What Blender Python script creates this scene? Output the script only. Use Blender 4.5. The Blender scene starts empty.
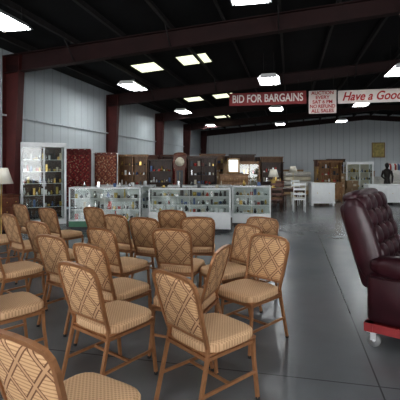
import bpy, bmesh, math, random
from mathutils import Vector, Matrix
random.seed(7)
YAW=math.radians(12.7)
C,S=math.cos(YAW),math.sin(YAW)
def B(bx,by,z=0):           # building frame -> world
    return Vector((bx*C+by*S,-bx*S+by*C,z))
col=bpy.context.scene.collection

# ------------------------------------------------------------ materials
def mat(name,color,rough=.6,metal=0,emit=None,estr=0,noise=0,nscale=8,spec=.5,bump=0):
    m=bpy.data.materials.new(name); m.use_nodes=True
    nt=m.node_tree; b=nt.nodes['Principled BSDF']
    c=(*color,1)
    b.inputs['Base Color'].default_value=c
    b.inputs['Roughness'].default_value=rough
    b.inputs['Metallic'].default_value=metal
    b.inputs['Specular IOR Level'].default_value=spec
    if emit:
        b.inputs['Emission Color'].default_value=(*emit,1); b.inputs['Emission Strength'].default_value=estr
    if noise or bump:
        tc=nt.nodes.new('ShaderNodeTexCoord'); n=nt.nodes.new('ShaderNodeTexNoise')
        n.inputs['Scale'].default_value=nscale; n.inputs['Detail'].default_value=5
        nt.links.new(tc.outputs['Object'],n.inputs['Vector'])
        if noise:
            r=nt.nodes.new('ShaderNodeValToRGB')
            r.color_ramp.elements[0].position=.3; r.color_ramp.elements[1].position=.7
            r.color_ramp.elements[0].color=(*[x*(1-noise) for x in color],1)
            r.color_ramp.elements[1].color=(*[min(1,x*(1+noise)) for x in color],1)
            nt.links.new(n.outputs['Fac'],r.inputs['Fac']); nt.links.new(r.outputs['Color'],b.inputs['Base Color'])
        if bump:
            bp=nt.nodes.new('ShaderNodeBump'); bp.inputs['Strength'].default_value=bump; bp.inputs['Distance'].default_value=.01
            nt.links.new(n.outputs['Fac'],bp.inputs['Height']); nt.links.new(bp.outputs['Normal'],b.inputs['Normal'])
    return m
def wood(name,c1,c2,rough=.4):
    m=bpy.data.materials.new(name); m.use_nodes=True
    nt=m.node_tree; b=nt.nodes['Principled BSDF']; b.inputs['Roughness'].default_value=rough
    tc=nt.nodes.new('ShaderNodeTexCoord'); mp=nt.nodes.new('ShaderNodeMapping'); mp.inputs['Scale'].default_value=(9,9,1.2)
    n=nt.nodes.new('ShaderNodeTexNoise'); n.inputs['Scale'].default_value=3; n.inputs['Detail'].default_value=6; n.inputs['Distortion'].default_value=1
    r=nt.nodes.new('ShaderNodeValToRGB'); r.color_ramp.elements[0].position=.35; r.color_ramp.elements[1].position=.65
    r.color_ramp.elements[0].color=(*c1,1); r.color_ramp.elements[1].color=(*c2,1)
    L=nt.links.new
    L(tc.outputs['Object'],mp.inputs['Vector']); L(mp.outputs[0],n.inputs['Vector']); L(n.outputs['Fac'],r.inputs['Fac']); L(r.outputs['Color'],b.inputs['Base Color'])
    return m
def mth(nt,op,a,b=None,c=None):
    n=nt.nodes.new('ShaderNodeMath'); n.operation=op
    for i,x in enumerate((a,b,c)):
        if x is None: continue
        if isinstance(x,(int,float)): n.inputs[i].default_value=x
        else: nt.links.new(x,n.inputs[i])
    return n.outputs[0]
def mixc(nt,f,a,b):
    n=nt.nodes.new('ShaderNodeMix'); n.data_type='RGBA'
    if isinstance(f,(int,float)): n.inputs[0].default_value=f
    else: nt.links.new(f,n.inputs[0])
    for i,x in ((6,a),(7,b)):
        if isinstance(x,tuple): n.inputs[i].default_value=(*x,1)
        else: nt.links.new(x,n.inputs[i])
    return n.outputs[2]
def sepobj(nt):
    tc=nt.nodes.new('ShaderNodeTexCoord'); s=nt.nodes.new('ShaderNodeSeparateXYZ')
    nt.links.new(tc.outputs['Object'],s.inputs[0]); return s.outputs,tc

def lattice_fabric():
    m=bpy.data.materials.new('lattice_fabric'); m.use_nodes=True; nt=m.node_tree; b=nt.nodes['Principled BSDF']
    b.inputs['Roughness'].default_value=.85
    o,tc=sepobj(nt)
    def tri(e):   # 0.5 at integer e, 0 midway
        f=mth(nt,'FRACT',e); return mth(nt,'ABSOLUTE',mth(nt,'SUBTRACT',f,.5))
    s=1/.165
    u=mth(nt,'MULTIPLY',mth(nt,'ADD',mth(nt,'ADD',o['X'],.08),mth(nt,'MULTIPLY',o['Z'],.9)),s)
    v=mth(nt,'MULTIPLY',mth(nt,'SUBTRACT',mth(nt,'ADD',o['X'],.08),mth(nt,'MULTIPLY',o['Z'],.9)),s)
    lu=mth(nt,'GREATER_THAN',tri(u),.44); lv=mth(nt,'GREATER_THAN',tri(v),.44)
    eu=mth(nt,'GREATER_THAN',tri(u),.385); ev=mth(nt,'GREATER_THAN',tri(v),.385)
    line=mth(nt,'MAXIMUM',lu,lv); edge=mth(nt,'MAXIMUM',eu,ev)
    fine=mth(nt,'GREATER_THAN',tri(mth(nt,'MULTIPLY',o['Z'],55)),.33)
    base=mixc(nt,fine,(.60,.38,.21),(.40,.23,.12))
    c=mixc(nt,edge,base,(.16,.075,.038)); c=mixc(nt,line,c,(.50,.30,.165))
    nt.links.new(c,b.inputs['Base Color'])
    bp=nt.nodes.new('ShaderNodeBump'); bp.inputs['Strength'].default_value=.5; bp.inputs['Distance'].default_value=.004
    nt.links.new(line,bp.inputs['Height']); nt.links.new(bp.outputs['Normal'],b.inputs['Normal'])
    return m
def seat_fabric():
    m=bpy.data.materials.new('seat_fabric'); m.use_nodes=True; nt=m.node_tree; b=nt.nodes['Principled BSDF']
    b.inputs['Roughness'].default_value=.85
    o,tc=sepobj(nt)
    f=mth(nt,'SINE',mth(nt,'MULTIPLY',o['X'],260)); g=mth(nt,'SINE',mth(nt,'MULTIPLY',o['Y'],260))
    h=mth(nt,'GREATER_THAN',mth(nt,'MULTIPLY',f,g),.1)
    c=mixc(nt,h,(.61,.40,.24),(.45,.275,.15)); nt.links.new(c,b.inputs['Base Color'])
    return m
def glass_mat():
    m=bpy.data.materials.new('glass'); m.use_nodes=True; nt=m.node_tree; nt.nodes.clear()
    o=nt.nodes.new('ShaderNodeOutputMaterial'); mx=nt.nodes.new('ShaderNodeMixShader')
    t=nt.nodes.new('ShaderNodeBsdfTransparent'); t.inputs[0].default_value=(.97,.99,.98,1)
    g=nt.nodes.new('ShaderNodeBsdfGlossy'); g.inputs['Roughness'].default_value=.05
    lw=nt.nodes.new('ShaderNodeLayerWeight'); lw.inputs[0].default_value=.25
    f=mth(nt,'ADD',mth(nt,'MULTIPLY',lw.outputs['Fresnel'],.5),.05)
    nt.links.new(f,mx.inputs[0]); nt.links.new(t.outputs[0],mx.inputs[1]); nt.links.new(g.outputs[0],mx.inputs[2]); nt.links.new(mx.outputs[0],o.inputs[0])
    return m
def floor_mat():
    m=bpy.data.materials.new('polished_concrete'); m.use_nodes=True; nt=m.node_tree; b=nt.nodes['Principled BSDF']
    o,tc=sepobj(nt)
    n=nt.nodes.new('ShaderNodeTexNoise'); n.inputs['Scale'].default_value=.7; n.inputs['Detail'].default_value=5; n.inputs['Roughness'].default_value=.55
    nt.links.new(tc.outputs['Object'],n.inputs[0])
    r=nt.nodes.new('ShaderNodeValToRGB'); r.color_ramp.elements[0].position=.3; r.color_ramp.elements[1].position=.72
    r.color_ramp.elements[0].color=(.130,.136,.141,1); r.color_ramp.elements[1].color=(.175,.182,.188,1)
    nt.links.new(n.outputs['Fac'],r.inputs[0])
    def seam(x,off,sp):
        f=mth(nt,'FRACT',mth(nt,'DIVIDE',mth(nt,'ADD',x,off),sp)); d=mth(nt,'ABSOLUTE',mth(nt,'SUBTRACT',f,.5))
        return mth(nt,'LESS_THAN',d,.006/sp)
    se=mth(nt,'MAXIMUM',seam(o['X'],-.63+3,6),seam(o['Y'],-9.1+3,6))
    c=mixc(nt,mth(nt,'MULTIPLY',se,.7),r.outputs[0],(.03,.03,.03)); nt.links.new(c,b.inputs['Base Color'])
    rr=mth(nt,'ADD',mth(nt,'MULTIPLY',n.outputs['Fac'],.08),.21); nt.links.new(rr,b.inputs['Roughness'])
    return m
def panel_wall(name,c1,c2,axis='Y',sp=.3):
    m=bpy.data.materials.new(name); m.use_nodes=True; nt=m.node_tree; b=nt.nodes['Principled BSDF']
    b.inputs['Roughness'].default_value=.6
    o,tc=sepobj(nt)
    f=mth(nt,'FRACT',mth(nt,'DIVIDE',o[axis],sp)); rib=mth(nt,'LESS_THAN',f,.10)
    n=nt.nodes.new('ShaderNodeTexNoise'); n.inputs['Scale'].default_value=.8; n.inputs['Detail'].default_value=6
    nt.links.new(tc.outputs['Object'],n.inputs[0])
    c=mixc(nt,n.outputs['Fac'],c1,c2); c=mixc(nt,mth(nt,'MULTIPLY',rib,.25),c,(.2,.22,.24))
    nt.links.new(c,b.inputs['Base Color'])
    bp=nt.nodes.new('ShaderNodeBump'); bp.inputs['Strength'].default_value=.3; bp.inputs['Distance'].default_value=.02
    nt.links.new(rib,bp.inputs['Height']); nt.links.new(bp.outputs['Normal'],b.inputs['Normal'])
    return m
def rug_mat(name,c1,c2,c3,sc):
    m=bpy.data.materials.new(name); m.use_nodes=True; nt=m.node_tree; b=nt.nodes['Principled BSDF']; b.inputs['Roughness'].default_value=.95
    o,tc=sepobj(nt)
    ax=mth(nt,'ABSOLUTE',o['X']); az=mth(nt,'ABSOLUTE',mth(nt,'SUBTRACT',o['Z'],1.15))
    fx=mth(nt,'SUBTRACT',mth(nt,'FRACT',mth(nt,'MULTIPLY',ax,4.4)),.5); fz=mth(nt,'SUBTRACT',mth(nt,'FRACT',mth(nt,'MULTIPLY',az,3.6)),.5)
    d=mth(nt,'ADD',mth(nt,'ABSOLUTE',fx),mth(nt,'ABSOLUTE',fz))
    ring=mth(nt,'FRACT',mth(nt,'MULTIPLY',d,2.2))
    n=nt.nodes.new('ShaderNodeTexVoronoi'); n.inputs['Scale'].default_value=14; nt.links.new(tc.outputs['Object'],n.inputs[0])
    k=mixc(nt,mth(nt,'LESS_THAN',ring,.35),c1,c2)
    k=mixc(nt,mth(nt,'LESS_THAN',n.outputs['Distance'],.30),k,c3)
    bd=mth(nt,'MAXIMUM',mth(nt,'GREATER_THAN',ax,.36),mth(nt,'GREATER_THAN',az,.78))
    k=mixc(nt,mth(nt,'MULTIPLY',bd,.75),k,c2); nt.links.new(k,b.inputs['Base Color'])
    return m

FAB=lattice_fabric(); SEAT=seat_fabric(); GLASS=glass_mat()
FRAME=mat('bronze_frame',(.34,.165,.078),.38,.35,noise=.12,nscale=20)
WHITE=mat('white_laminate',(.86,.87,.87),.4,noise=.03)
CREAM=mat('cream_paint',(.66,.60,.48),.5,noise=.06)
GREEN=mat('green_base',(.10,.24,.15),.5,noise=.1)
ALU=mat('aluminium_trim',(.72,.73,.74),.35,.6,noise=.03)
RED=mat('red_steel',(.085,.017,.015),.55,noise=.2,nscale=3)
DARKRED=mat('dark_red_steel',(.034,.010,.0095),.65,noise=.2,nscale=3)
ROOF=mat('roof_insulation',(.008,.008,.009),.9,noise=.25,nscale=2)
PURL=mat('purlin_steel',(.042,.037,.036),.7,noise=.2)
OAK=wood('oak_wood',(.2,.10,.04),(.34,.19,.09)); WAL=wood('walnut_wood',(.04,.018,.01),(.09,.04,.02)); MAH=wood('mahogany_wood',(.09,.028,.015),(.16,.055,.028)); PINE=wood('pine_wood',(.36,.22,.10),(.48,.33,.18))
BLACK=mat('black_plastic',(.012,.012,.013),.5,noise=.1)
RUB=mat('grey_rubber',(.22,.22,.22),.6,noise=.1)
LEATH=mat('burgundy_leather',(.032,.006,.010),.32,noise=.25,nscale=7,bump=.25)
DOLLY=mat('dolly_red_paint',(.24,.026,.028),.4,noise=.15)
BRASS=mat('brass',(.6,.42,.15),.3,.9,noise=.05)
FIX=mat('fixture_white',(.8,.8,.8),.5,noise=.02)
LIT=mat('fluorescent_tube',(.9,.9,.9),.5,emit=(.94,.98,1),estr=34,noise=.01)
SKY=mat('skylight_panel',(.8,.8,.6),.5,emit=(.95,1,.72),estr=1.0,noise=.02)
SHADE=mat('lamp_shade',(.8,.76,.66),.8,noise=.03)
UPH=mat('pale_upholstery',(.62,.6,.56),.9,noise=.1,nscale=14)
UPHB=mat('brown_upholstery',(.2,.11,.06),.9,noise=.2,nscale=14)
MIR=mat('mirror_glass',(.45,.5,.52),.2,1.0,noise=.01)
CARD=mat('cardboard',(.36,.25,.15),.85,noise=.1); TAPE=mat('packing_tape',(.5,.42,.3),.4,noise=.05); BRZ=mat('dark_bronze',(.03,.025,.022),.4,.4,noise=.2)
BLU=mat('blue_ware',(.08,.14,.3),.4,noise=.1); REDW=mat('red_ware',(.45,.05,.04),.4,noise=.1); YEL=mat('yellow_ware',(.6,.45,.12),.4,noise=.1)
SIL=mat('silver_ware',(.6,.6,.6),.25,.8,noise=.05); DKG=mat('dark_ware',(.05,.05,.055),.4,noise=.1)

# ------------------------------------------------------------ mesh builder
class MB:
    def __init__(s): s.v=[];s.f=[];s.m=[];s.sm=[];s.mats=[];s.M=Matrix.Identity(4)
    def mi(s,m):
        if m not in s.mats: s.mats.append(m)
        return s.mats.index(m)
    def add(s,vs,fs,m,smooth=False,M=None):
        T=s.M@(M if M is not None else Matrix.Identity(4)); o=len(s.v); i=s.mi(m)
        s.v+= [T@Vector(v) for v in vs]; s.f+=[[o+k for k in f] for f in fs]; s.m+=[i]*len(fs); s.sm+=[smooth]*len(fs)
    def box(s,c,d,m,M=None,top=None):
        x,y,z=[k/2 for k in d]; t=top or (1,1)
        vs=[(c[0]+a*x*(t[0] if e>0 else 1),c[1]+b*y*(t[1] if e>0 else 1),c[2]+e*z) for e in(-1,1) for b in(-1,1) for a in(-1,1)]
        s.add(vs,[(0,2,3,1),(4,5,7,6),(0,1,5,4),(2,6,7,3),(0,4,6,2),(1,3,7,5)],m,False,M)
    def rbox(s,c,d,r,m,M=None,seg=2):
        bm=bmesh.new(); bmesh.ops.create_cube(bm,size=1)
        for v in bm.verts: v.co=Vector((v.co.x*d[0],v.co.y*d[1],v.co.z*d[2]))
        bmesh.ops.bevel(bm,geom=bm.edges[:],offset=r,segments=seg,profile=.5,affect='EDGES')
        bm.verts.index_update()
        s.add([v.co+Vector(c) for v in bm.verts],[[v.index for v in f.verts] for f in bm.faces],m,True,M); bm.free()
    def cush(s,c,d,n,m,M=None,g=8):
        vs=[];fs=[]
        for ax in range(3):
            for sg in(-1,1):
                o=len(vs)
                for i in range(g+1):
                    for j in range(g+1):
                        a,b=math.tan((i/g*2-1)*math.pi/4),math.tan((j/g*2-1)*math.pi/4)
                        p=[0,0,0]; p[ax]=sg; p[(ax+1)%3]=a*sg; p[(ax+2)%3]=b
                        k=1/((abs(p[0])**n+abs(p[1])**n+abs(p[2])**n)**(1/n))
                        vs.append(tuple(c[q]+p[q]*k*d[q]/2 for q in range(3)))
                for i in range(g):
                    for j in range(g):
                        q=o+i*(g+1)+j; fs.append((q,q+g+1,q+g+2,q+1))
        s.add(vs,fs,m,True,M)
    def tube(s,pts,r,m,seg=8,M=None,sq=False):
        pts=[Vector(p) for p in pts]; rs=r if isinstance(r,(list,tuple)) else [r]*len(pts)
        if sq: seg=4
        vs=[];fs=[];n=len(pts); pu=None
        for i,p in enumerate(pts):
            t=(pts[min(i+1,n-1)]-pts[max(i-1,0)]).normalized()
            if pu is None:
                pu=Vector((0,0,1)).cross(t)
                if pu.length<.2: pu=Vector((1,0,0))
            u=(pu-t*pu.dot(t)).normalized(); pu=u; w=t.cross(u)
            for k in range(seg):
                a=2*math.pi*(k+(.5 if sq else 0))/seg; vs.append(p+(u*math.cos(a)+w*math.sin(a))*rs[i]*(1.35 if sq else 1))
        for i in range(n-1):
            for k in range(seg):
                a=i*seg+k;b=i*seg+(k+1)%seg; fs.append((a,b,b+seg,a+seg))
        fs.append(tuple(range(seg))[::-1]); fs.append(tuple((n-1)*seg+k for k in range(seg)))
        s.add(vs,fs,m,not sq,M)
    def lathe(s,c,prof,m,seg=14,M=None):
        vs=[];fs=[]
        for r,z in prof:
            for k in range(seg):
                a=2*math.pi*k/seg; vs.append((c[0]+r*math.cos(a),c[1]+r*math.sin(a),c[2]+z))
        for i in range(len(prof)-1):
            for k in range(seg):
                a=i*seg+k;b=i*seg+(k+1)%seg; fs.append((a,b,b+seg,a+seg))
        fs.append(tuple(range(seg))[::-1]); fs.append(tuple((len(prof)-1)*seg+k for k in range(seg)))
        s.add(vs,fs,m,True,M)
    def mesh(s,name):
        me=bpy.data.meshes.new(name); me.from_pydata([tuple(v) for v in s.v],[],s.f)
        for m in s.mats: me.materials.append(m)
        for p,i,q in zip(me.polygons,s.m,s.sm): p.material_index=i; p.use_smooth=q
        bm=bmesh.new(); bm.from_mesh(me); bmesh.ops.recalc_face_normals(bm,faces=bm.faces); bm.to_mesh(me); bm.free()
        me.update(); return me
    def obj(s,name,loc=(0,0,0),rz=0,me=None):
        o=bpy.data.objects.new(name,me or s.mesh(name)); o.location=loc; o.rotation_euler=(0,0,rz); col.objects.link(o); return o

# ------------------------------------------------------------ building shell
LW,RW,BK,FR=-7.3,18.7,-5.0,33.0
EAVE=4.62; SL=.075; RID=(LW+RW)/2
def roofz(x): return EAVE+SL*(x-LW if x<RID else RW-x)
def bobj(mb,name): return mb.obj(name,(0,0,0),-YAW)
m=MB(); m.box(((LW+RW)/2,(BK+FR)/2-2,-.1),(RW-LW+1,FR-BK+6,.2),floor_mat()); bobj(m,'floor')
WL=panel_wall('wall_panel_side',(.64,.70,.73),(.74,.79,.81),'Y',.45)
WF=panel_wall('wall_panel_end',(.76,.81,.82),(.85,.88,.89),'X',.45)
m=MB(); m.box((LW-.1,(BK+FR)/2,EAVE/2),(.2,FR-BK,EAVE),WL); bobj(m,'wall_left')
m=MB(); m.box((RW+.1,(BK+FR)/2,EAVE/2),(.2,FR-BK,EAVE),WL); bobj(m,'wall_right')
def gable(mb,y,t,mt,x0,x1,z0=0):
    xs=[x0]+([RID] if x0<RID<x1 else [])+[x1]
    pts=[(x0,z0),(x1,z0)]+[(x,roofz(x)) for x in xs[::-1]]
    n=len(pts); vs=[(a,y,b) for a,b in pts]+[(a,y+t,b) for a,b in pts]
    mb.add(vs,[list(range(n)),list(range(n,2*n))]+[(i,(i+1)%n,n+(i+1)%n,n+i) for i in range(n)],mt)
m=MB(); gable(m,FR,.2,WF,LW-.2,RW+.2); bobj(m,'wall_far')
# rear wall with two unseen openings added to let light in
m=MB(); gable(m,BK-.2,.2,WF,LW-.2,-5.5); gable(m,BK-.2,.2,WF,-5.5,0.5,3.7); gable(m,BK-.2,.2,WF,.5,3.5); gable(m,BK-.2,.2,WF,3.5,9.5,3.7); gable(m,BK-.2,.2,WF,9.5,RW+.2); bobj(m,'wall_rear')
# roof
m=MB()
for x0,x1 in((LW-.2,RID),(RID,RW+.2)):
    z0,z1=roofz(x0),roofz(x1)
    vs=[(x0,BK-.2,z0),(x1,BK-.2,z1),(x1,FR+.2,z1),(x0,FR+.2,z0)]; vs+= [(a,b,c+.12) for a,b,c in vs]
    m.add(vs,[(0,1,2,3),(4,5,6,7),(0,1,5,4),(1,2,6,5),(2,3,7,6),(3,0,4,7)],ROOF)
bobj(m,'ceiling')
m=MB()
x=LW+.8
while x<RW-.3:
    z=roofz(x); m.box((x,(BK+FR)/2,z-.09),(.012,FR-BK,.16),PURL); m.box((x+.03,(BK+FR)/2,z-.165),(.07,FR-BK,.012),PURL); x+=1.25
bobj(m,'trim_purlins')
# rigid frames
FY=[-2.9,3.1,9.1,15.1,21.1,27.1,32.7]
def ibeam(mb,p0,p1,d0,d1,mt,w=.2,flip=1):
    p0=Vector(p0);p1=Vector(p1); t=(p1-p0).normalized(); n=Vector((t.z,0,-t.x))*flip
    def plate(a,b,c,d,wy):
        vs=[q+Vector((0,s*wy/2,0)) for s in(-1,1) for q in(a,b,c,d)]
        mb.add(vs,[(0,1,2,3),(4,5,6,7),(0,1,5,4),(1,2,6,5),(2,3,7,6),(3,0,4,7)],mt)
    plate(p0,p1,p1+n*d1,p0+n*d0,.012)
    f=.018
    plate(p0,p1,p1+n*f,p0+n*f,w); plate(p0+n*(d0-f),p1+n*(d1-f),p1+n*d1,p0+n*d0,w)
for i,y in enumerate(FY):
    m=MB()
    dz=.18
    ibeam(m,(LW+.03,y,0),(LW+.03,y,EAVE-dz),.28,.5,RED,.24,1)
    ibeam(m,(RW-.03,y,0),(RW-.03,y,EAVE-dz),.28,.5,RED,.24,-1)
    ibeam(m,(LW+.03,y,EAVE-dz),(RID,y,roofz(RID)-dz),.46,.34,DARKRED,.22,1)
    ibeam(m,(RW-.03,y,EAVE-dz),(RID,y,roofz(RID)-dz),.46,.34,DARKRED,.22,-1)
    m.box((LW+.2,y,.01),(.5,.35,.02),RED)
    x=LW+2.05
    while x<RID-1:
        for s in(-1,1): m.tube([(x,y+s*.06,roofz(x)-.6),(x,y+s*.5,roofz(x)-.17)],.015,PURL,4)
        x+=2.5
    bobj(m,'trim_steel_frame_%d'%(i+1))
# wall girts
m=MB()
for z in(1.5,2.9): m.box((LW+.04,(BK+FR)/2,z),(.06,FR-BK,.05),WL)
bobj(m,'trim_girts')
m=MB()
m.box((LW+.015,(BK+FR)/2,.06),(.03,FR-BK,.12),DKG); bobj(m,'baseboard_left')
# skylights
for bx,by in((-4.5,12.5),(-2.95,12.3),(-4.5,19),(-3.1,19),(-4.4,26.4),(5,12.5),(6.5,19)):
    m=MB(); z=roofz(bx)-.012; Mx=Matrix.Translation((bx,by,z))@Matrix.Rotation(-math.atan(SL),4,'Y')
    m.box((0,0,0),(.95,1.0,.01),SKY,Mx)
    for sx in(-1,1): m.box((sx*.49,0,-.01),(.03,1.06,.03),PURL,Mx)
    for k in range(-3,4): m.box((k*.135,0,-.008),(.012,1.0,.006),SKY,Mx)
    bobj(m,'skylight')
# fluorescent fixtures: hanging troffers, four tubes under a folded reflector
for bx in(-5.3,-.65,3.2,9,14):
    for by in(.4,6.4,13,19.7,27):
        m=MB(); z=4.30 if bx<0 else 4.40
        if by==6.4 and bx==-.65: z=4.42
        m.box((0,0,.085),(.40,1.16,.05),FIX)
        for sx in(-1,1):
            vs=[(sx*.20,y,.10) for y in(-.6,.6)]+[(sx*.33,y,-.02) for y in(.6,-.6)]+[(sx*.20,y,.112) for y in(-.6,.6)]+[(sx*.345,y,-.02) for y in(.6,-.6)]
            m.add(vs,[(0,1,2,3),(4,5,6,7),(0,1,5,4),(1,2,6,5),(2,3,7,6),(3,0,4,7)],FIX)
        for sy in(-1,1): m.box((0,sy*.6,.04),(.60,.015,.12),FIX,None,(.7,1))
        for q in(-.21,-.07,.07,.21): m.tube([(q,-.57,.018),(q,.57,.018)],.024,LIT,8)
        for sx in(-.15,.15):
            for sy in(-.5,.5): m.tube([(sx,sy,.10),(sx,sy,roofz(bx)-z-.06)],.006,PURL,5)
        m.obj('fluorescent_light',B(bx,by,z),-YAW)

# ------------------------------------------------------------ signs
SW=mat('sign_white',(.70,.62,.58),.6,noise=.05); SR=mat('sign_red',(.26,.033,.035),.6,noise=.1); LR=mat('letter_red',(.40,.02,.02),.6,noise=.05); LW_=mat('letter_white',(.80,.74,.70),.6,noise=.03)
def sign(name,x0,x1,z0,z1,bg,fg,lines,size,shear=0):
    m=MB(); w=x1-x0; h=z1-z0
    m.box((0,0,0),(w,.03,h),bg)
    for t,dd in(((0,0,h/2),(w,.04,.02)),((0,0,-h/2),(w,.04,.02)),((-w/2,0,0),(.02,.04,h)),((w/2,0,0),(.02,.04,h))): m.box(t,dd,bg)
    xc=(x0+x1)/2
    for sx in(-w*.4,w*.4): m.tube([(sx,0,h/2),(sx,0,roofz(xc+sx)-.6-(z0+z1)/2+.12)],.008,PURL,5)
    o=m.obj(name,B(xc,14.9,(z0+z1)/2),-YAW)
    for i,t in enumerate(lines):
        cu=bpy.data.curves.new('lettering','FONT'); cu.body=t; cu.align_x='CENTER'; cu.align_y='CENTER'; cu.size=size; cu.extrude=.006; cu.shear=shear; cu.offset=.008 if size>.2 else .003
        cu.materials.append(fg)
        c=bpy.data.objects.new('lettering_%d'%(i+1),cu); col.objects.link(c); c.parent=o
        c.rotation_euler=(math.pi/2,0,0); c.location=(0,-.022,h/2-h*(i+.5)/len(lines))
        bpy.context.view_layer.update()
        if c.dimensions.x>w*.92: c.scale.x=w*.92/c.dimensions.x
sign('bargain_banner',-2.22,.56,3.82,4.27,SR,LW_,['BID FOR BARGAINS'],.40)
sign('notice_sign',.66,1.59,3.45,4.25,SW,LR,['AUCTION','EVERY','SAT 6 PM','NO REFUND','ALL SALES'],.17)
sign('welcome_banner',1.66,4.7,3.78,4.22,SW,LR,['Have a Good Time'],.42,.35)

# ------------------------------------------------------------ banquet chair
def chair_mesh():
    m=MB()
    def bk(z):
        return -.205-.13*max(0,(z-.46))/.46
    for sx in(-1,1):
        pts=[(sx*.205,-.315,.008),(sx*.203,-.265,.2),(sx*.20,-.215,.40),(sx*.195,-.205,.48),(sx*.203,bk(.6),.6),(sx*.213,bk(.72),.72),(sx*.218,bk(.83),.83),(sx*.208,bk(.875),.875),(sx*.178,bk(.903),.903),(sx*.11,bk(.915),.915),(0,bk(.92),.92)]
        m.tube(pts,.0115,FRAME,4,sq=True)
        m.tube([(sx*.20,.205,.43),(sx*.20,.21,.3),(sx*.205,.245,.008)],.0115,FRAME,4,sq=True)
        m.tube([(sx*.20,-.215,.415),(sx*.20,.205,.415)],.0115,FRAME,4,sq=True)
        m.tube([(sx*.203,-.262,.20),(sx*.203,.225,.20)],.009,FRAME,4,sq=True)
        for y in(-.315,.245): m.lathe((sx*.205,y,0),[(.014,0),(.017,.004),(.015,.022)],BLACK,8)
    m.tube([(-.2,.205,.415),(.2,.205,.415)],.0115,FRAME,4,sq=True)
    m.tube([(-.2,-.215,.415),(.2,-.215,.415)],.0115,FRAME,4,sq=True)
    m.tube([(-.203,-.02,.20),(.203,-.02,.20)],.009,FRAME,4,sq=True)
    m.tube([(-.198,bk(.53),.53),(.198,bk(.53),.53)],.009,FRAME,4,sq=True)
    m.rbox((0,.005,.437),(.42,.44,.02),.006,FRAME)
    m.cush((0,.01,.465),(.44,.46,.085),5,SEAT,g=10)
    N=14;K=12
    def half(z):
        if z<.83: return .194+.02*(z-.525)/.305
        t=(z-.83)/.079; return .214*(max(0,1-t**3.2))**.42
    vs=[];fs=[]
    for side in(-1,1):
        o=len(vs)
        for i in range(N+1):
            tz=i/N; z=.525+(.906-.525)*(1-(1-tz)**1.6)
            h=max(half(z),.05)-.005
            for j in range(K+1):
                s=j/K*2-1; puff=.024*(1-abs(s)**4)*(1-abs(tz*2-1)**5)+.004
                vs.append((s*h,bk(z)+side*puff*(.75 if side<0 else 1.1),z))
        for i in range(N):
            for j in range(K):
                q=o+i*(K+1)+j; fs.append((q,q+1,q+K+2,q+K+1))
    o2=(N+1)*(K+1)
    for i in range(N):
        for j in(0,K): a=i*(K+1)+j; fs.append((a,a+K+1,a+K+1+o2,a+o2))
    for j in range(K):
        for i in(0,N): a=i*(K+1)+j; fs.append((a,a+1,a+1+o2,a+o2))
    m.add(vs,fs,FAB,True)
    return m.mesh('banquet_chair')
CM=chair_mesh()
chairs=[(-.72,1.60,60),(-.84,2.75,54),(-.16,2.52,40),(-.94,3.42,55),(-1.43,3.85,56),(-1.06,4.3,55),(-1.15,5.45,58),
(-1.95,4.8,56),(-2.2,4.1,52),(-2.62,5.5,50),(-2.4,6.3,58),(-1.77,3.0,48),(-.30,4.25,72),(-.03,5.2,85),(-.42,6.0,75),
(.17,3.3,160),(.54,4.5,215),(.66,3.85,222),(.80,5.15,235),(-.72,5.15,65),(-1.7,6.4,55),(-3.3,5.9,50),(-3.1,6.9,50)]
for X,Y,a in chairs:
    a=math.radians(a+random.uniform(-3,3)); c,s=math.cos(a),math.sin(a)
    o=bpy.data.objects.new('banquet_chair',CM); col.objects.link(o)
    o.location=(X+.31*c,Y+.31*s,0); o.rotation_euler=(0,0,a-math.pi/2)

# ------------------------------------------------------------ recliner on dolly
def recliner():
    m=MB()
    m.rbox((0,0,.20),(.62,.78,.26),.05,LEATH)
    m.cush((0,.10,.44),(.60,.66,.24),4,LEATH)
    m.cush((0,.42,.30),(.60,.14,.36),4,LEATH)       # footrest
    for sx in(-1,1):
        m.rbox((sx*.39,.02,.27),(.17,.84,.44),.06,LEATH,seg=3)
        m.cush((sx*.40,.05,.55),(.24,.86,.20),3,LEATH)
        m.cush((sx*.40,.44,.34),(.19,.10,.44),3.5,LEATH)
        m.tube([(sx*.485,-.36,.46),(sx*.49,0,.46),(sx*.485,.42,.45)],.008,LEATH,6)
    Mb=Matrix.Translation((0,-.30,.38))@Matrix.Rotation(math.radians(17),4,'X')
    m.rbox((0,-.10,.36),(.76,.16,.80),.07,LEATH,Mb,3)
    rows=[(.10,.20),(.26,.19),(.42,.19),(.57,.19),(.71,.19)]
    for z,h in rows:
        for k in range(4):
            m.cush((-.285+k*.19,.01+.015*math.sin(z*5),z),(.205,.2,h),2.8,LEATH,Mb,6)
    for sx in(-1,1): m.cush((sx*.375,-.03,.41),(.12,.24,.76),3,LEATH,Mb)
    m.cush((0,-.04,.79),(.78,.22,.13),3,LEATH,Mb)
    for k in(-1,0,1):
        for z in(.18,.34,.495,.64): m.lathe((0,0,0),[(.016,0),(.012,.012)],LEATH,8,Mb@Matrix.Translation((k*.19,.085,z))@Matrix.Rotation(-math.pi/2,4,'X'))
    return m
DH=.215
ra=math.radians(-38)-math.pi/2
RX,RY=2.06,3.64
m=recliner(); m.obj('recliner',(RX,RY,DH-.046),ra)
m=MB()
for sy in(-.38,.38): m.box((0,sy,DH-.04),(.92,.07,.075),DOLLY)
for sx in(-.42,.42): m.box((sx,0,DH-.04),(.07,.84,.075),DOLLY)
m.box((0,0,DH-.04),(.8,.07,.06),DOLLY)
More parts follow.
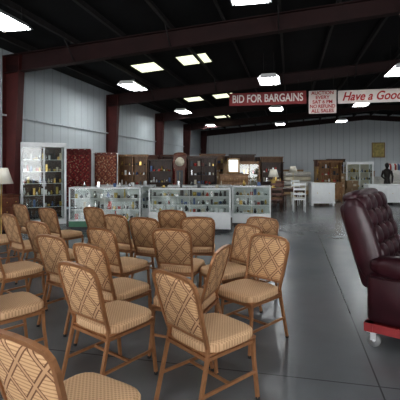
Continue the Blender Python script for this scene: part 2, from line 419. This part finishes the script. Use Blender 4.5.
for sx in(-.40,.40):
    for sy in(-.36,.36):
        m.box((sx,sy,DH-.083),(.08,.08,.012),ALU)
        for q in(-.024,.024): m.box((sx+q,sy+.01,DH-.12),(.005,.045,.08),ALU)
        m.tube([(sx-.016,sy+.015,.055),(sx+.016,sy+.015,.055)],.055,RUB,16); m.tube([(sx-.028,sy+.015,.055),(sx+.028,sy+.015,.055)],.012,ALU,8)
m.obj('furniture_dolly',(RX,RY,0),ra)

# ------------------------------------------------------------ showcases
WARES=[BLU,REDW,YEL,SIL,DKG,WHITE,BRASS,CREAM,SIL,WHITE,DKG,DKG]
def wares(mb,x0,x1,y0,y1,z,n,hm=.16):
    for i in range(n):
        x=x0+(x1-x0)*(i+.5)/n; y=random.uniform(y0,y1); k=random.random(); c=random.choice(WARES); h=random.uniform(.05,hm); r=min(random.uniform(.025,.06),(x1-x0)/n*.45)
        if k<.4: mb.box((x,y,z+h/2),(r*1.7,.06,h),c)
        elif k<.75: mb.lathe((x,y,z),[(r*.6,0),(r,h*.4),(r*.4,h*.75),(r*.6,h)],c,10)
        else: mb.lathe((x,y,z),[(r*.8,0),(r,.02),(r,h*.6),(r*.9,h*.6)],c,10)
def showcase(w,d,h,base,bm_,trim=WHITE,shelves=2,back=WHITE):
    m=MB()
    m.box((0,0,.04),(w-.08,d-.08,.08),DKG); m.box((0,0,.08+(base-.08)/2),(w,d,base-.08),bm_)
    m.box((0,0,base+.01),(w-.03,d-.03,.02),WHITE)
    f=.016
    for sx in(-1,1):
        for sy in(-1,1): m.box((sx*(w/2-f),sy*(d/2-f),(base+h)/2),(2*f,2*f,h-base),trim)
    for sy in(-1,1):
        m.box((0,sy*(d/2-f),h-f),(w,2*f,2*f),trim); m.box((0,sy*(d/2-f),base+f),(w,2*f,2*f),trim)
    for sx in(-1,1): m.box((sx*(w/2-f),0,h-f),(2*f,d,2*f),trim); m.box((sx*(w/2-f),0,base+f),(2*f,d,2*f),trim)
    m.box((0,-d/2+f,(base+h)/2),(.012,.012,h-base),trim)
    m.box((0,0,h-.006),(w-.05,d-.05,.006),GLASS); m.box((0,-d/2+.008,(base+h)/2),(w-.06,.005,h-base-.06),GLASS)
    for sx in(-1,1): m.box((sx*(w/2-.008),0,(base+h)/2),(.005,d-.06,h-base-.06),GLASS)
    m.box((0,d/2-.02,(base+h)/2),(w-.05,.01,h-base-.04),back)
    zs=[base+.02]+[base+(h-base)*(i+1)/(shelves+1) for i in range(shelves)]
    for z in zs[1:]: m.box((0,.03,z-.005),(w-.07,d-.14,.008),GLASS); m.box((0,-.03-d/2+.1,z-.005),(w-.07,.012,.018),WHITE)
    for z in zs: wares(m,-w/2+.08,w/2-.08,-d/2+.12,d/2-.12,z,int(w*9),(h-base)/(shelves+1)*.75)
    wares(m,-w/2+.1,w/2-.1,-.1,.1,h-.003,int(w*2.5),.16)
    return m
GB=mat('grey_back',(.66,.70,.69),.5,noise=.1)
m=showcase(1.75,.55,1.05,.22,GREEN,back=GB); m.obj('glass_showcase',(-2.35,10.1,0),math.radians(2))
m=showcase(1.95,.55,1.05,.45,WHITE,back=GB); m.obj('glass_showcase',(-.24,9.75,0),math.radians(-2))
m=showcase(1.0,.55,1.05,.30,WHITE,back=GB); m.obj('glass_showcase',(1.38,10.7,0),math.radians(-8))
m=showcase(1.7,.55,1.0,.30,WHITE); m.obj('glass_showcase',(-2.2,12.0,0),0)
m=showcase(1.9,.55,1.0,.30,WHITE); m.obj('glass_showcase',(.0,11.9,0),0)
def tallcase(w,d,h,frame,back=WHITE,n=5,side=False):
    m=MB()
    m.box((0,0,.07),(w,d,.14),frame); m.box((0,0,h-.06),(w,d,.12),frame); m.box((0,d/2-.01,h/2),(w,.02,h),back)
    for sx in(-1,1):
        for sy in(-1,1): m.box((sx*(w/2-.03),sy*(d/2-.02),h/2),(.06,.04,h-.1),frame)
        if side: m.box((sx*(w/2-.01),0,h/2),(.02,d-.04,h-.1),frame)
        else: m.box((sx*(w/2-.01),0,h/2),(.006,d-.06,h-.2),GLASS)
    m.box((0,-d/2+.02,h/2),(.03,.03,h-.2),frame); m.box((0,-d/2+.012,h/2),(w-.1,.005,h-.25),GLASS)
    for i in range(n):
        z=.16+(h-.3)*i/n
        if i: m.box((0,0,z-.006),(w-.06,d-.1,.012),GLASS); m.box((0,-d/2+.06,z-.006),(w-.08,.01,.014),frame)
        wares(m,-w/2+.08,w/2-.08,-d/2+.1,d/2-.1,z,int(w*12),.2)
    for sx in(-.04,.04): m.box((sx,-d/2-.005,h/2),(.012,.02,.14),ALU)
    return m
m=tallcase(1.15,.5,2.2,WHITE,WAL,6,True); m.obj('display_cabinet',(-4.28,10.9,0),math.radians(28))

# ------------------------------------------------------------ furniture
def dresser(w,d,h,cols,rows,wd,knob=BRASS):
    m=MB(); m.box((0,0,.12+(h-.15)/2),(w,d,h-.15),wd); m.box((0,0,h-.015),(w+.05,d+.04,.03),wd); m.box((0,0,.13),(w+.03,d+.02,.05),wd)
    for sx in(-1,1):
        for sy in(-1,1): m.box((sx*(w/2-.05),sy*(d/2-.05),.06),(.07,.07,.12),wd)
    H=h-.24
    for i in range(cols):
        for j in range(rows):
            x=-w/2+w*(i+.5)/cols; z=.18+H*(j+.5)/rows
            m.rbox((x,-d/2-.008,z),(w/cols-.03,.03,H/rows-.025),.006,wd)
            for s in(-.25,.25): m.cush((x+s*w/cols,-d/2-.035,z),(.03,.03,.03),2,knob,g=3)
    return m
def hutch(w,d,h,wd,glass=False):
    m=dresser(w,d,.85,2,2,wd); u=h-.85; d2=d*.7; y=d/2-d2/2
    m.box((0,d/2-.01,.85+u/2),(w,.02,u),wd)
    for sx in(-1,0,1): m.box((sx*(w/2-.015),y,.85+u/2),(.03,d2,u),wd)
    m.box((0,y,h-.02),(w+.06,d2+.05,.05),wd); m.box((0,y,h+.025),(w+.1,d2+.09,.04),wd)
    for i in range(3):
        z=.85+u*i/3
        if i: m.box((0,y,z),(w,d2,.02),wd)
        wares(m,-w/2+.06,w/2-.06,y-.05,y+.05,z+.01,int(w*7),.2)
    if glass: m.box((0,y-d2/2,.85+u/2),(w-.08,.005,u-.08),GLASS)
    return m
def bookcase(w,d,h,wd,n=4,stuff=True):
    m=MB(); m.box((0,d/2-.01,h/2),(w,.02,h),wd)
    for sx in(-1,1): m.box((sx*(w/2-.0125),0,h/2),(.025,d,h),wd)
    for i in range(n+1):
        z=.08+(h-.1)*i/n; m.box((0,0,z),(w-.03,d,.025),wd)
        if i<n and stuff: wares(m,-w/2+.06,w/2-.06,-d/4,d/6,z+.012,int(w*9),.24)
    m.box((0,0,.04),(w,d-.02,.08),wd); m.box((0,-.01,h),(w+.05,d+.04,.035),wd)
    return m
def table(w,d,h,wd):
    m=MB(); m.rbox((0,0,h-.015),(w,d,.03),.008,wd); m.box((0,0,h-.07),(w-.1,d-.1,.09),wd)
    for sx in(-1,1):
        for sy in(-1,1): m.lathe((sx*(w/2-.07),sy*(d/2-.07),0),[(.016,0),(.02,.05),(.03,h*.4),(.022,h*.5),(.034,h*.6),(.034,h-.04)],wd,10)
    return m
def wardrobe(w,d,h,wd):
    m=MB(); m.box((0,0,.1+(h-.1)/2),(w,d,h-.1),wd); m.box((0,0,h),(w+.1,d+.06,.06),wd); m.box((0,0,.07),(w+.04,d+.03,.14),wd)
    for sx in(-1,1):
        m.rbox((sx*w/4,-d/2-.01,h*.62),(w/2-.03,.03,h*.66),.008,wd); m.rbox((sx*w/4,-d/2-.025,h*.62),(w/2-.16,.02,h*.52),.008,wd)
        m.rbox((sx*w/4,-d/2-.01,h*.19),(w/2-.03,.03,h*.14),.006,wd); m.cush((sx*.05,-d/2-.045,h*.6),(.03,.03,.09),2,BRASS,g=3)
    return m
def sofa(w,d,h,u,n=2):
    m=MB(); m.rbox((0,0,.22),(w,d,.24),.04,u); m.rbox((0,d/2-.1,h/2+.1),(w-.1,.2,h-.2),.07,u,seg=3)
    for sx in(-1,1): m.rbox((sx*(w/2-.09),-.02,.36),(.18,d-.06,.42),.06,u,seg=3); m.tube([(sx*(w/2-.09),-d/2+.02,.58),(sx*(w/2-.09),d/2-.1,.58)],.095,u,12)
    iw=(w-.36)/n
    for i in range(n):
        x=-w/2+.18+iw*(i+.5); m.cush((x,-.06,.40),(iw,d-.26,.18),4,u); m.cush((x,d/2-.24,.66),(iw,.2,.48),3.5,u)
    for sx in(-1,1):
        for sy in(-1,1): m.lathe((sx*(w/2-.08),sy*(d/2-.08),0),[(.02,0),(.03,.11)],WAL,8)
    return m
def wingback(u):
    m=sofa(.9,.8,1.25,u,1)
    for sx in(-1,1): m.cush((sx*.38,.2,.92),(.13,.34,.62),3,u)
    m.cush((0,.3,1.24),(.78,.22,.26),2.5,u); m.cush((0,.22,.95),(.6,.2,.5),3,u); return m
def sidechair(wd,u):
    m=MB()
    for sx in(-.19,.19):
        m.tube([(sx,.2,0),(sx,.18,.45),(sx,.24,1.0)],.017,wd,6); m.tube([(sx,-.19,0),(sx,-.18,.44)],.018,wd,6)
        m.tube([(sx,-.18,.2),(sx,.18,.2)],.01,wd,6)
    for z in(.62,.78,.95): m.box((0,.2+.02*(z-.5)/.15*.6,z),(.38,.02,.07),wd)
    m.box((0,0,.43),(.42,.42,.04),wd); m.cush((0,0,.465),(.42,.42,.06),4,u); return m
def tablelamp(z,shade=SHADE,b=BRASS):
    m=MB(); m.lathe((0,0,z),[(.09,0),(.09,.02),(.03,.05),(.08,.16),(.085,.22),(.03,.34),(.012,.38),(.012,.46)],b,14)
    m.lathe((0,0,z+.40),[(.20,0),(.12,.28),(.11,.28),(.19,.0)],shade,18); return m
def floorlamp():
    m=MB(); m.lathe((0,0,0),[(.15,0),(.15,.02),(.03,.05),(.014,.08),(.014,1.45)],BRASS,14); m.lathe((0,0,1.20),[(.24,0),(.13,.34),(.12,.34),(.23,0)],SHADE,18); return m
def framed(w,h,fr,inner,t=.07):
    m=MB(); m.box((0,0,0),(w-t,.02,h-t),inner)
    for s in(-1,1): m.rbox((0,-.01,s*(h/2-t/2)),(w,.05,t),.012,fr); m.rbox((s*(w/2-t/2),-.01,0),(t,.05,h),.012,fr)
    return m
def rugrack(w,h,rm):
    m=MB()
    for sx in(-1,1): m.tube([(sx*(w/2+.04),0,0.02),(sx*(w/2+.04),0,h)],.018,ALU,8); m.box((sx*(w/2+.04),0,.015),(.04,.5,.03),ALU)
    m.tube([(-w/2-.06,0,h),(w/2+.06,0,h)],.018,ALU,8)
    vs=[];fs=[];n=24
    for i in range(n+1):
        x=-w/2+w*i/n; y=.015*math.sin(i*1.1)
        vs+=[(x,y-.03,.25),(x,y-.03,h),(x,0,h+.03),(x,y+.03,h),(x,y+.03,.5)]
    for i in range(n):
        for k in range(4): a=i*5+k; fs.append((a,a+1,a+6,a+5))
    m.add(vs,fs,rm,True); return m
def clock(wd):
    m=MB(); m.box((0,0,.2),(.5,.3,.4),wd); m.box((0,0,.95),(.36,.24,1.1),wd); m.box((0,0,1.72),(.48,.3,.46),wd); m.cush((0,0,1.98),(.5,.3,.2),2,wd)
    m.box((0,-.125,.95),(.24,.01,.9),DKG); m.lathe((0,0,0),[(.17,0),(.17,.01)],CREAM,20,Matrix.Translation((0,-.155,1.72))@Matrix.Rotation(math.pi/2,4,'X')); m.cush((0,-.13,.8),(.12,.02,.12),2,BRASS,g=4); m.tube([(0,-.13,.8),(0,-.13,1.35)],.006,BRASS,5)
    return m
def screen(wd,pm,h=1.8):
    m=MB(); x=0;y=0
    for i in range(3):
        a=math.radians(28 if i%2 else -28); Mx=Matrix.Translation((x,y,0))@Matrix.Rotation(a,4,'Z')
        m.box((.22,0,h/2+.04),(.38,.012,h-.12),pm,Mx)
        for q in(.02,.42): m.box((q,0,h/2),(.035,.025,h),wd,Mx)
        for z in(.07,h*.5,h-.02): m.box((.22,0,z),(.42,.022,.05),wd,Mx)
        x+=.44*math.cos(a); y+=.44*math.sin(a)
    return m
def clothesrack(w,h):
    m=MB()
    for sx in(-1,1):
        m.tube([(sx*w/2,0,.06),(sx*w/2,0,h)],.016,ALU,8); m.tube([(sx*w/2,-.25,.05),(sx*w/2,.25,.05)],.016,ALU,8)
        for sy in(-.25,.25): m.cush((sx*w/2,sy,.03),(.04,.05,.06),2,BLACK,g=3)
    m.tube([(-w/2,0,h),(w/2,0,h)],.016,ALU,8); m.tube([(-w/2,0,.1),(w/2,0,.1)],.012,ALU,8)
    n=int(w/.08)
    for i in range(n):
        x=-w/2+.08+(w-.16)*i/(n-1); c=random.choice([UPH,WHITE,BLU,DKG,CREAM,REDW]); L=random.uniform(.7,1.05)
        m.tube([(x,0,h),(x,0,h-.08)],.004,ALU,4)
        vs=[(x+dx,dy,dz) for dx in(-.022,.022) for dy,dz in((-.05,h-.08),(.05,h-.08),(.22,h-.18),(.2,h-L),(-.2,h-L),(-.22,h-.18))]
        m.add(vs,[(0,1,2,3,4,5),(6,7,8,9,10,11)]+[(k,(k+1)%6,(k+1)%6+6,k+6) for k in range(6)],c)
    return m
def boxes(cols):
    m=MB()
    for x,ws in cols:
        z=0
        for w,h in ws:
            Mx=Matrix.Translation((x,random.uniform(-.03,.03),z))@Matrix.Rotation(random.uniform(-.08,.08),4,'Z')
            m.box((0,0,h/2),(w,.42,h),CARD,Mx); m.box((0,0,h+.001),(.06,.425,.003),TAPE,Mx); m.box((0,-.211,h-.05),(.06,.003,.1),TAPE,Mx)
            m.box((w*.2,-.211,h*.45),(.14,.003,.1),CREAM,Mx); z+=h+.003
    return m
def statue():   # robed standing figure on a plinth
    m=MB(); m.rbox((0,0,.2),(.4,.4,.4),.02,BRZ); m.rbox((0,0,.42),(.34,.34,.05),.01,BRZ)
    m.lathe((0,0,.44),[(.16,0),(.155,.1),(.12,.4),(.105,.6),(.13,.75),(.155,.88),(.15,.95),(.06,1.0),(.04,1.05)],BRZ,18)
    for k in range(9):
        a=2*math.pi*k/9; m.tube([(.155*math.cos(a),.155*math.sin(a),.45),(.12*math.cos(a),.12*math.sin(a),.84),(.1*math.cos(a),.1*math.sin(a),1.05)],[.022,.014,.006],BRZ,6)
    m.cush((0,-.01,1.57),(.15,.18,.22),2.2,BRZ); m.cush((0,.03,1.60),(.17,.17,.2),2,BRZ); m.cush((0,-.1,1.56),(.025,.03,.05),2,BRZ,g=4)
    m.tube([(-.15,0,1.36),(-.21,-.02,1.12),(-.12,-.16,1.02),(-.04,-.18,1.05)],[.05,.04,.03,.022],BRZ,8)
    m.tube([(.15,0,1.36),(.21,-.02,1.12),(.19,-.06,.90),(.18,-.08,.84)],[.05,.04,.03,.022],BRZ,8)
    return m
R1=rug_mat('rug_red',(.30,.045,.045),(.13,.03,.03),(.46,.30,.2),5); R2=rug_mat('rug_rust',(.28,.10,.06),(.12,.035,.03),(.45,.32,.2),4)
rugrack(.85,2.1,R1).obj('hanging_rug',(-3.98,13.0,0),.1)
rugrack(.75,2.0,R2).obj('hanging_rug',(-3.28,13.9,0),0.0)
hutch(1.1,.45,1.95,OAK).obj('china_hutch',(-2.55,15.2,0),0)
bookcase(.9,.35,1.8,WAL).obj('bookcase',(-1.5,15.2,0),0)
wardrobe(1.0,.55,2.0,MAH).obj('wardrobe',(-2.4,17.6,0),0)
clock(MAH).obj('grandfather_clock',(-.75,15.0,0),0)
hutch(1.1,.45,1.9,WAL).obj('china_hutch',(.1,15.5,0),.05)
dresser(1.1,.5,1.25,2,4,OAK).obj('chest_of_drawers',(1.3,15.6,0),0)
tallcase(.9,.45,1.75,OAK,CREAM,4).obj('curio_cabinet',(2.05,16.9,0),0)
bookcase(.9,.35,1.7,WAL).obj('bookcase',(3.1,17.2,0),0)
framed(.5,.6,PINE,MIR).obj('framed_mirror',(1.3,15.6,1.57),0)
screen(WAL,R1).obj('folding_screen',(-1.3,16.6,0))
hutch(1.3,.5,2.05,MAH).obj('china_hutch',(-1.2,19.2,0),0)
hutch(1.2,.5,2.1,OAK).obj('china_hutch',(.6,19.5,0),0)
wardrobe(1.2,.55,2.1,WAL).obj('wardrobe',(2.1,20,0),0)
bookcase(1.1,.35,2.0,OAK).obj('bookcase',(3.6,20.2,0),0)
table(1.5,.9,.76,WAL).obj('dining_table',(3.0,14.6,0),.1)
sidechair(MAH,UPHB).obj('side_chair',(2.6,13.75,0),3.1); sidechair(WHITE,UPH).obj('side_chair',(3.4,13.75,0),3.0); sidechair(MAH,UPHB).obj('side_chair',(3.1,15.5,0),0)
tablelamp(.76).obj('table_lamp',(2.7,14.7,0))
sidechair(WHITE,UPH).obj('side_chair',(3.95,16.0,0),.4)
table(.6,.6,.6,CREAM).obj('end_table',(4.25,17.4,0),0)
def stackm(w,d,n):
    m=MB()
    m.box((0,0,.1),(w,d,.2),PINE)
    for i in range(n): m.rbox((0,0,.2+.13+i*.26),(w-.02*i,d,.24),.05,UPH if i%2 else CREAM,seg=3)
    return m
stackm(1.5,.9,4).obj('mattress_stack',(5.35,22.3,0),0)
dresser(.9,.5,.9,1,1,WHITE).obj('white_cabinet',(4.8,15.8,0),-.05)
hutch(.9,.45,1.75,OAK).obj('china_hutch',(5.75,17.6,0),0)
tallcase(1.3,.5,1.75,WHITE,CREAM,4).obj('display_cabinet',(7.75,19.6,0),-.05)
dresser(1.5,.55,.82,2,1,WHITE).obj('white_cabinet',(7.5,16.2,0),-.1)
wingback(UPH).obj('wingback_armchair',(8.75,17.6,0),-.2)
statue().obj('bronze_statue',(7.95,17.0,0),-.3)
clothesrack(1.6,1.75).obj('clothes_rack',(10.0,19.8,0),-.2)
bookcase(1.1,.35,1.5,PINE).obj('bookcase',(6.75,21.5,0),0)
sofa(1.9,.85,.95,UPHB,3).obj('sofa',(3.6,24.2,0),0)
sofa(1.7,.85,.95,UPH,2).obj('sofa',(9.9,22.2,0),-.2)
hutch(1.3,.5,2.1,WAL).obj('china_hutch',(1.6,24.6,0),0)
wardrobe(1.3,.55,2.0,OAK).obj('wardrobe',(0.1,24.3,0),0)
hutch(1.2,.5,2.0,MAH).obj('china_hutch',(-1.4,23.2,0),0)
dresser(1.3,.5,1.3,2,4,PINE).obj('chest_of_drawers',(6.0,26,0),0)
wardrobe(1.1,.55,1.9,MAH).obj('wardrobe',(7.9,25.5,0),0)
wardrobe(1.3,.55,2.1,WAL).obj('wardrobe',(4.4,27,0),0); hutch(1.3,.5,2.1,OAK).obj('china_hutch',(2.8,27,0),0); hutch(1.3,.5,2.0,MAH).obj('china_hutch',(1.1,27.4,0),0)
bookcase(1.2,.35,2.0,WAL).obj('bookcase',(9.5,28,0),0); dresser(1.4,.5,1.2,2,4,OAK).obj('chest_of_drawers',(11.2,27.5,0),0)
boxes([(-.3,[(.5,.45),(.45,.4),(.4,.35)]),(.28,[(.55,.5),(.5,.35)])]).obj('cardboard_box_stack',(6.85,18.9,0),0)
boxes([(-.3,[(.5,.45),(.5,.45),(.45,.4)]),(.28,[(.55,.5),(.5,.45),(.4,.4),(.35,.3)])]).obj('cardboard_box_stack',(.9,17.3,0),0)
floorlamp().obj('floor_lamp',(4.7,20.2,0)); floorlamp().obj('floor_lamp',(2.6,18.6,0))
framed(.95,1.15,PINE,mat('poster_yellow',(.60,.50,.2),.7,noise=.3,nscale=5)).obj('framed_picture',B(6.6,32.94,2.75),-YAW)
# left edge items
dresser(.9,.45,.9,2,3,MAH).obj('chest_of_drawers',(-4.75,9.3,0),math.radians(60))
floorlamp().obj('floor_lamp',(-4.25,8.55,0))

# ------------------------------------------------------------ lights / world
def area(name,loc,rot,sx,sy,e,c=(1,1,1)):
    l=bpy.data.lights.new(name,'AREA'); l.shape='RECTANGLE'; l.size=sx; l.size_y=sy; l.energy=e; l.color=c
    o=bpy.data.objects.new(name,l); o.location=loc; o.rotation_euler=rot; col.objects.link(o); return o
area('rear_fill_light',B(-2.5,BK-.3,1.9),(math.radians(90),0,-YAW),5.8,3.5,400,(.97,.985,1))  # lamp added behind the camera as fill, standing in for daylight
area('rear_fill_light',B(6.5,BK-.3,1.9),(math.radians(90),0,-YAW),5.8,3.5,400,(.97,.985,1))  # second added fill lamp, at the other rear opening
w=bpy.data.worlds.new('world'); bpy.context.scene.world=w; w.use_nodes=True
bg=w.node_tree.nodes['Background']; sk=w.node_tree.nodes.new('ShaderNodeTexSky'); sk.sky_type='HOSEK_WILKIE'; sk.turbidity=5
w.node_tree.links.new(sk.outputs[0],bg.inputs[0]); bg.inputs[1].default_value=.6
cam=bpy.data.cameras.new('camera'); cam.lens=36; cam.sensor_width=36; cam.shift_y=-35/400
co=bpy.data.objects.new('camera',cam); co.location=(0,0,1.6); co.rotation_euler=(math.pi/2,0,0); col.objects.link(co)
bpy.context.scene.camera=co
vs_=bpy.context.scene.view_settings
vs_.view_transform='Standard'
try: vs_.look='Medium High Contrast'
except Exception:
    pass
